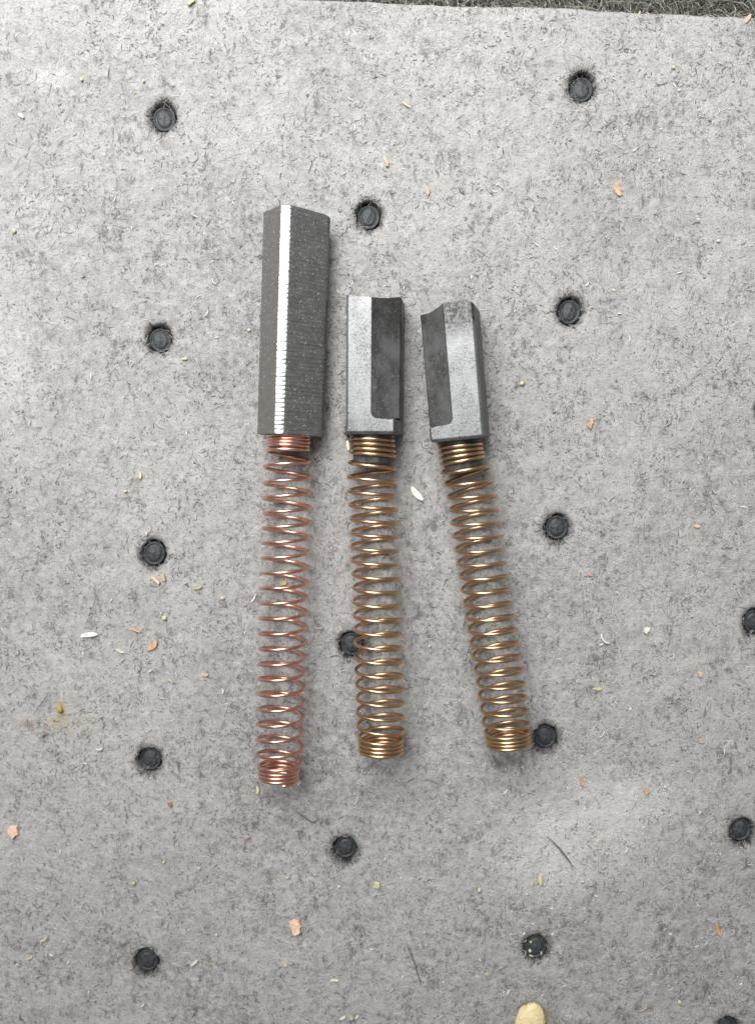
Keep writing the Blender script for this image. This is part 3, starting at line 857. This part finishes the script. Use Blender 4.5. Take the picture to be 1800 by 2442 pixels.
# (shape, object name, u, v, length, width, angle in degrees, colour, label)
DEB = [
    ('splinter', 'grain_husk', 994, 1178, 46, 17, -50, WHITE, 'largest white husk, lying between the middle and right springs'),
    ('splinter', 'grain_husk', 214, 1514, 46, 13, 8, WHITE, 'long white husk lying alone near the left edge, lower half'),
    ('flake', 'wood_chip', 30, 1984, 26, 34, 0, PEACH, 'square peach wood chip at the left edge of the mat'),
    ('flake', 'wood_chip', 703, 2208, 32, 40, 20, (0.72, 0.49, 0.36), 'large pale peach chip below the tail of the left spring'),
    ('splinter', 'wood_chip', 365, 1540, 34, 15, 48, ORANGE, 'leaf-shaped orange wood flake left of the copper spring'),
    ('splinter', 'wood_splinter', 371, 1383, 30, 8, -40, (0.70, 0.48, 0.34), 'pale peach splinter just below a stud at the left'),
    ('flake', 'wood_chip', 390, 1378, 12, 24, 15, TAN, 'tan wood chip beside a peach splinter below the left stud'),
    ('splinter', 'wood_splinter', 323, 1503, 32, 6, -15, ORANGE, 'thin orange splinter above the leaf-shaped orange flake'),
    ('splinter', 'wood_splinter', 287, 1552, 24, 7, -28, (0.70, 0.68, 0.56), 'pale splinter right of the long white husk'),
    ('splinter', 'wood_splinter', 292, 1574, 14, 4, 35, CREAM, 'tiny cream splinter just under a pale splinter, left side'),
    ('splinter', 'wood_splinter', 358, 1600, 14, 5, 35, WHITE, 'short white splinter below the leaf-shaped orange flake'),
    ('flake', 'wood_chip', 489, 1609, 19, 9, 0, PEACH, 'small pinkish chip left of the copper spring, lower half'),
    ('splinter', 'wood_splinter', 532, 1648, 6, 16, 5, WHITE, 'small upright white splinter close to the left of the copper spring'),
    ('splinter', 'wood_splinter', 407, 1623, 16, 4, -40, CREAM, 'thin cream splinter between the pinkish chip and white splinter'),
    ('splinter', 'wood_splinter', 472, 1402, 24, 6, 18, OLIVE, 'olive splinter right of the tan chip below the left stud'),
    ('speck', 'crumb', 530, 1427, 10, 10, 0, YELLOW, 'yellow crumb left of the copper spring, beyond the olive splinter'),
    ('speck', 'crumb', 392, 1474, 12, 12, 0, CREAM, 'round cream crumb above the leaf-shaped orange flake'),
    ('curl', 'wood_curl', 238, 1787, 18, 4, 15, WHITE, 'tiny white curl above and left of the lower left stud'),
    ('speck', 'crumb', 143, 1692, 13, 20, 10, (0.42, 0.29, 0.08), 'amber brown crumb sitting in a yellow stain at far left'),
    ('splinter', 'wood_splinter', 52, 277, 18, 8, -40, WHITE, 'white splinter at the far upper left'),
    ('flake', 'wood_chip', 458, 4, 24, 12, 45, CREAM, 'pale yellow chip at the very top edge of the picture'),
    ('speck', 'crumb', 343, 193, 8, 9, 0, CREAM, 'cream crumb above and left of the upper left stud'),
    ('speck', 'crumb', 196, 191, 7, 9, 0, CREAM, 'small cream crumb beside the white scuff at upper left'),
    ('speck', 'crumb', 36, 551, 9, 12, 20, YELLOW, 'yellow crumb at the left edge, upper quarter'),
    ('splinter', 'wood_splinter', 968, 248, 28, 4, -35, CREAM, 'thin cream splinter near the top centre'),
    ('speck', 'crumb', 1607, 158, 8, 7, 0, CREAM, 'cream crumb right of the topmost right stud'),
    ('flake', 'wood_chip', 921, 386, 10, 22, 15, TAN, 'faint tan chip above the stud at top centre'),
    ('splinter', 'wood_splinter', 1020, 452, 22, 8, -80, PEACH, 'small peach splinter right of the top centre stud'),
    ('splinter', 'wood_splinter', 1473, 450, 34, 14, -70, (0.68, 0.44, 0.28), 'largest orange splinter at the upper right'),
    ('splinter', 'wood_splinter', 1785, 41, 24, 9, 60, PEACH, 'peach splinter at the top right corner by the mat edge'),
    ('splinter', 'wood_splinter', 1529, 20, 10, 4, 70, CREAM, 'tiny cream splinter on the mat edge at upper right'),
    ('curl', 'wood_curl', 510, 671, 20, 3, -50, WHITE, 'thin white curl between the left studs and the long brush'),
    ('curl', 'wood_curl', 492, 747, 22, 3, 60, (0.72, 0.66, 0.6), 'hooked pale curl above and right of the second left stud'),
    ('speck', 'crumb', 441, 856, 14, 7, 10, YELLOW, 'yellow crumb below and right of the second left stud'),
    ('speck', 'crumb', 594, 787, 9, 8, 0, YELLOW, 'yellow crumb close to the left side of the long brush'),
    ('splinter', 'wood_splinter', 333, 1134, 8, 18, 0, CREAM, 'cream splinter above the third left stud'),
    ('speck', 'crumb', 297, 1172, 10, 7, 20, CREAM, 'small cream crumb up and left of the third left stud'),
    ('speck', 'crumb', 349, 1273, 6, 10, 0, (0.72, 0.64, 0.5), 'pale crumb touching the top of the third left stud'),
    ('speck', 'crumb', 1244, 914, 10, 11, 0, CREAM, 'cream crumb right of the right brush, alone'),
    ('flake', 'wood_chip', 1408, 1010, 12, 26, -15, ORANGE, 'orange brown chip right of the right brush'),
    ('speck', 'crumb', 1714, 573, 9, 6, 20, WHITE, 'white speck at the right side, above the upper stud row'),
    ('flake', 'wood_chip', 1407, 1371, 12, 7, 10, ORANGE, 'faint orange chip below the third right stud'),
    ('flake', 'wood_chip', 1663, 1255, 16, 8, 5, PEACH, 'peach chip at the right, level with the third right stud'),
    ('curl', 'wood_curl', 1441, 1526, 36, 6, -40, WHITE, 'curved white sliver right of the right spring'),
    ('flake', 'paper_scrap', 1540, 1503, 16, 20, -30, (0.74, 0.73, 0.65), 'ragged white scrap right of the curved white sliver'),
    ('flake', 'wood_chip', 1423, 1642, 22, 7, 0, CREAM, 'flat yellowish chip below the curved white sliver'),
    ('flake', 'wood_chip', 1669, 1609, 11, 18, 25, TAN, 'tan chip at right, below the ragged white scrap'),
    ('flake', 'wood_chip', 1670, 1768, 14, 9, -10, TAN, 'small tan chip at right, level with the right spring tail'),
    ('splinter', 'wood_splinter', 1388, 1864, 30, 9, -70, ORANGE, 'orange splinter below the stud beside the right spring tail'),
    ('flake', 'wood_chip', 1539, 1885, 16, 14, -30, ORANGE, 'orange chip on the upper rim of the pale dusty patch'),
    ('speck', 'crumb', 1585, 1876, 6, 6, 0, WHITE, 'white speck right of the orange chip on the dusty patch'),
    ('splinter', 'wood_splinter', 1668, 1937, 5, 10, 0, WHITE, 'small upright white splinter left of the right edge stud'),
    ('splinter', 'wood_splinter', 1492, 2028, 16, 5, 60, WHITE, 'white splinter at the lower right rim of the dusty patch'),
    ('splinter', 'grain_husk', 1288, 2099, 11, 24, 5, CREAM, 'cream husk above the lower right stud'),
    ('splinter', 'grain_husk', 1267, 2105, 6, 16, 0, CREAM, 'narrower cream husk just left of another above the stud'),
    ('speck', 'crumb', 1142, 2121, 9, 11, 10, CREAM, 'cream crumb left of the two husks, lower centre'),
    ('splinter', 'wood_splinter', 1712, 2218, 36, 10, -75, (0.56, 0.34, 0.16), 'ragged brown orange splinter at the lower right'),
    ('speck', 'crumb', 1619, 2389, 9, 11, 30, CREAM, 'cream crumb at the bottom right'),
    ('curl', 'wood_curl', 1534, 2402, 26, 4, 50, TAN, 'tan curl at the bottom, right of the large yellow kernel'),
    ('splinter', 'wood_splinter', 1212, 2369, 16, 5, 65, WHITE, 'white splinter up and left of the large yellow kernel'),
    ('splinter', 'wood_splinter', 1161, 2321, 12, 4, 0, CREAM, 'tiny flat cream splinter left of the lower right stud'),
    ('splinter', 'wood_splinter', 1347, 2355, 13, 4, 20, CREAM, 'tiny cream splinter right of the large yellow kernel'),
    ('flake', 'wood_chip', 898, 2112, 16, 21, -15, (0.72, 0.66, 0.42), 'pale yellow chip right of the lowest centre stud'),
    ('speck', 'crumb', 318, 2108, 12, 10, 0, OLIVE, 'olive crumb above the bottom left stud'),
    ('speck', 'crumb', 475, 2072, 7, 8, 0, CREAM, 'cream crumb right of and above the bottom left stud'),
    ('speck', 'crumb', 391, 2056, 8, 6, 0, CREAM, 'smaller cream crumb above the olive crumb at lower left'),
    ('flake', 'wood_chip', 406, 1919, 11, 14, 30, BROWN, 'small red brown chip below the fourth left stud'),
    ('splinter', 'wood_splinter', 591, 2001, 18, 4, 30, BROWN, 'thin red brown splinter below and left of the copper tail'),
    ('splinter', 'wood_splinter', 106, 2240, 24, 7, 38, CREAM, 'cream splinter at lower left, above a second one'),
    ('splinter', 'wood_splinter', 71, 2286, 17, 5, 32, CREAM, 'shorter cream splinter at the far lower left'),
    ('splinter', 'wood_splinter', 463, 2298, 27, 7, 42, (0.74, 0.70, 0.58), 'whitish splinter right of the bottom left stud'),
    ('splinter', 'wood_splinter', 496, 2298, 20, 4, -30, OLIVE, 'thin olive splinter beside the whitish one, bottom left'),
    ('flake', 'wood_chip', 681, 2300, 13, 9, -20, CREAM, 'cream chip below the large pale peach chip'),
    ('splinter', 'grain_husk', 798, 2337, 22, 7, 5, (0.72, 0.70, 0.56), 'pale flat husk below the lowest centre stud'),
    ('splinter', 'wood_splinter', 340, 2400, 14, 5, 48, WHITE, 'white splinter under the bottom left stud'),
    ('splinter', 'wood_splinter', 44, 2427, 6, 15, 0, TAN, 'tan splinter in the bottom left corner'),
    ('splinter', 'wood_splinter', 817, 2427, 18, 7, 30, (0.72, 0.70, 0.56), 'left one of the pale splinters at the bottom centre'),
    ('flake', 'wood_chip', 838, 2428, 10, 9, 0, CREAM, 'pale chip at bottom centre between two splinters'),
    ('splinter', 'wood_splinter', 851, 2425, 16, 6, 55, (0.72, 0.70, 0.56), 'right one of the pale splinters at the bottom centre'),
    ('speck', 'crumb', 516, 2231, 8, 8, 0, CREAM, 'cream crumb above the whitish splinter at bottom left'),
    ('speck', 'crumb', 685, 2095, 10, 6, 0, CREAM, 'cream crumb above the large pale peach chip'),
    ('speck', 'crumb', 808, 2116, 6, 7, 0, WHITE, 'white speck below the lowest centre stud'),
    ('flake', 'wood_chip', 675, 1391, 20, 14, 15, (0.52, 0.42, 0.20), 'yellowish chip seen inside the copper spring coils'),
    ('splinter', 'grain_husk', 830, 1063, 9, 26, 8, (0.74, 0.70, 0.55), 'cream husk tucked against the first coils of the middle spring'),
    ('splinter', 'wood_splinter', 614, 1884, 8, 22, 5, CREAM, 'cream splinter left of the copper spring tail end'),
    ('splinter', 'wood_splinter', 713, 1868, 9, 14, -25, WHITE, 'white splinter right of the copper spring tail end'),
    ('splinter', 'wood_splinter', 760, 1498, 18, 4, -5, PEACH, 'thin peach splinter between the copper spring and middle spring'),
]
FUN = {'flake': lambda L, W, s: flake_mesh(L, W, s, 'flake'), 'splinter': lambda L, W, s: flake_mesh(L, W, s, 'splinter'), 'speck': speck_mesh, 'curl': curl_mesh}
for i, (shape, name, u, v, L, W, ang, colr, label) in enumerate(DEB):
    if W > L: L, W, ang = W, L, ang + 90
    me = FUN[shape](L, W, i + 1)
    me.materials.append(mat_chip(colr))
    p = at(u, v, 3)
    z = float(h_grid(np.array([p[0]]), np.array([p[1]]))[0])
    cat = {'grain_husk': 'husk', 'wood_chip': 'wood chip', 'wood_splinter': 'splinter', 'crumb': 'crumb', 'wood_curl': 'shaving', 'paper_scrap': 'scrap'}[name]
    o = link(name, me, None, label, cat, 'crumbs and shavings scattered on the felt', loc=(p[0], p[1], z + 4.5))
    o.rotation_euler = (random.uniform(-0.15, 0.15), random.uniform(-0.12, 0.12), math.radians(ang))

# crumbs of pale grit on the lower right stud
for i, (u, v, L, W, lab) in enumerate([(1263, 2267, 8, 10, 'largest pale grit grain on the dirty lower right stud'),
                                       (1266, 2279, 11, 4, 'pale grit streak on the dirty lower right stud'),
                                       (1290, 2273, 4, 12, 'upright pale grit sliver on the dirty lower right stud'),
                                       (1265, 2246, 5, 7, 'small pale grit grain at the top of the dirty lower right stud')]):
    if W > L: L2, W2, an = W, L, 90
    else: L2, W2, an = L, W, -20
    me = speck_mesh(L2, W2, 300 + i); me.materials.append(mat_chip((0.66, 0.62, 0.5)))
    p = at(u, v, -6)
    o = link('grit', me, None, lab, 'grit', 'grit on the dirty stud', loc=(p[0], p[1], -5.5)); o.rotation_euler[2] = math.radians(an)


# large yellow kernel cut by the bottom of the picture
def kernel():
    bm = bmesh.new(); bmesh.ops.create_icosphere(bm, subdivisions=5, radius=1.0)
    for v in bm.verts:
        x, y, z = v.co
        w = (1 - 0.10 * y) * (1 + 0.16 * max(0, y) ** 2 * (1.2 - y))
        f = 1 + 0.26 * (float(fbm(x * 10 + 40, y * 10 + z * 8, 7, 170, 3)) - 0.5) + 0.07 * (float(fbm(x * 30 + 40, y * 30 + z * 20, 7, 171, 2)) - 0.5)
        v.co = Vector((x * 37 * w * f + 2 * y, y * 58 * f, max(z, -0.75) * 20 * w * f + 19)) * K
    for f in bm.faces: f.smooth = True
    me = bpy.data.meshes.new('seed_kernel'); bm.to_mesh(me); bm.free()
    w = NT('kernel_flesh')
    n = w.noise(16, 4, 0.6); f = w.noise(5, 3, 0.6)
    c = w.ramp(n, [(0.3, (0.70, 0.56, 0.30)), (0.65, (0.80, 0.69, 0.44))])
    c = w.mix(w.ramp(f, [(0.28, 0.8), (0.38, 0.0)]), c, (0.36, 0.22, 0.07))
    w.bump(w.math('ADD', n, w.math('MULTIPLY', f, 0.6)), 4.0, 0.9)
    me.materials.append(w.set(**{'Base Color': c, 'Roughness': 0.45, 'Subsurface Weight': 0.15, 'Subsurface Radius': (0.6, 0.4, 0.2), 'Subsurface Scale': 8 * K}))
    p = at(1265, 2448, 20)
    link('seed_kernel', me, None, 'large yellow kernel cut off by the bottom edge of the picture', 'kernel', loc=(p[0], p[1], 0))
kernel()


# single loose hairs one can pick out
def hair(pts, w, label, tone):
    q = np.array([at(u, v, 7) for u, v in pts]); t = np.linspace(0, 1, len(q)); tq = np.linspace(0, 1, 24)
    c = np.stack([np.interp(tq, t, q[:, k]) for k in range(3)], 1)
    for _ in range(4): c[1:-1] = 0.25 * c[:-2] + 0.5 * c[1:-1] + 0.25 * c[2:]
    o0 = c[0].copy(); c = c - o0; s = 5; Vv = []
    tg = np.gradient(c, axis=0); tg /= np.linalg.norm(tg, axis=1)[:, None]
    for i in range(len(c)):
        nx_ = np.array([-tg[i, 1], tg[i, 0], 0]); r_ = w / 2 * (0.4 + 0.6 * math.sin(math.pi * min(0.95, max(0.05, i / 23))))
        for k in range(s):
            a = 2 * math.pi * k / s
            Vv.append(c[i] + r_ * (math.cos(a) * nx_ + math.sin(a) * np.array([0, 0, 1])))
    f = [(i * s + k, i * s + (k + 1) % s, (i + 1) * s + (k + 1) % s, (i + 1) * s + k) for i in range(len(c) - 1) for k in range(s)]
    me = mesh_np('hair', Vv, f, True, [mat_chip((tone, tone, tone))])
    link('hair', me, None, label, 'hair', 'loose hairs on the felt', loc=o0)


hair([(1304, 1995), (1330, 2020), (1350, 2045), (1366, 2068)], 3.0, 'curved black hair crossing the pale dusty patch', 0.03)
hair([(80, 1705), (98, 1680), (119, 1650)], 2.4, 'short dark hair at far left near the amber crumb', 0.13)
hair([(202, 1500), (222, 1448), (236, 1408), (260, 1386)], 1.6, 'long thin dark hair running up from the long white husk', 0.13)
hair([(970, 2252), (988, 2296), (1004, 2350)], 2.0, 'straight dark hair at lower centre, left of the stud with grit', 0.05)
hair([(704, 1934), (745, 1962), (770, 1950)], 2.2, 'thin dark hair below and right of the copper spring tail', 0.05)

scene.cycles.use_denoising = True
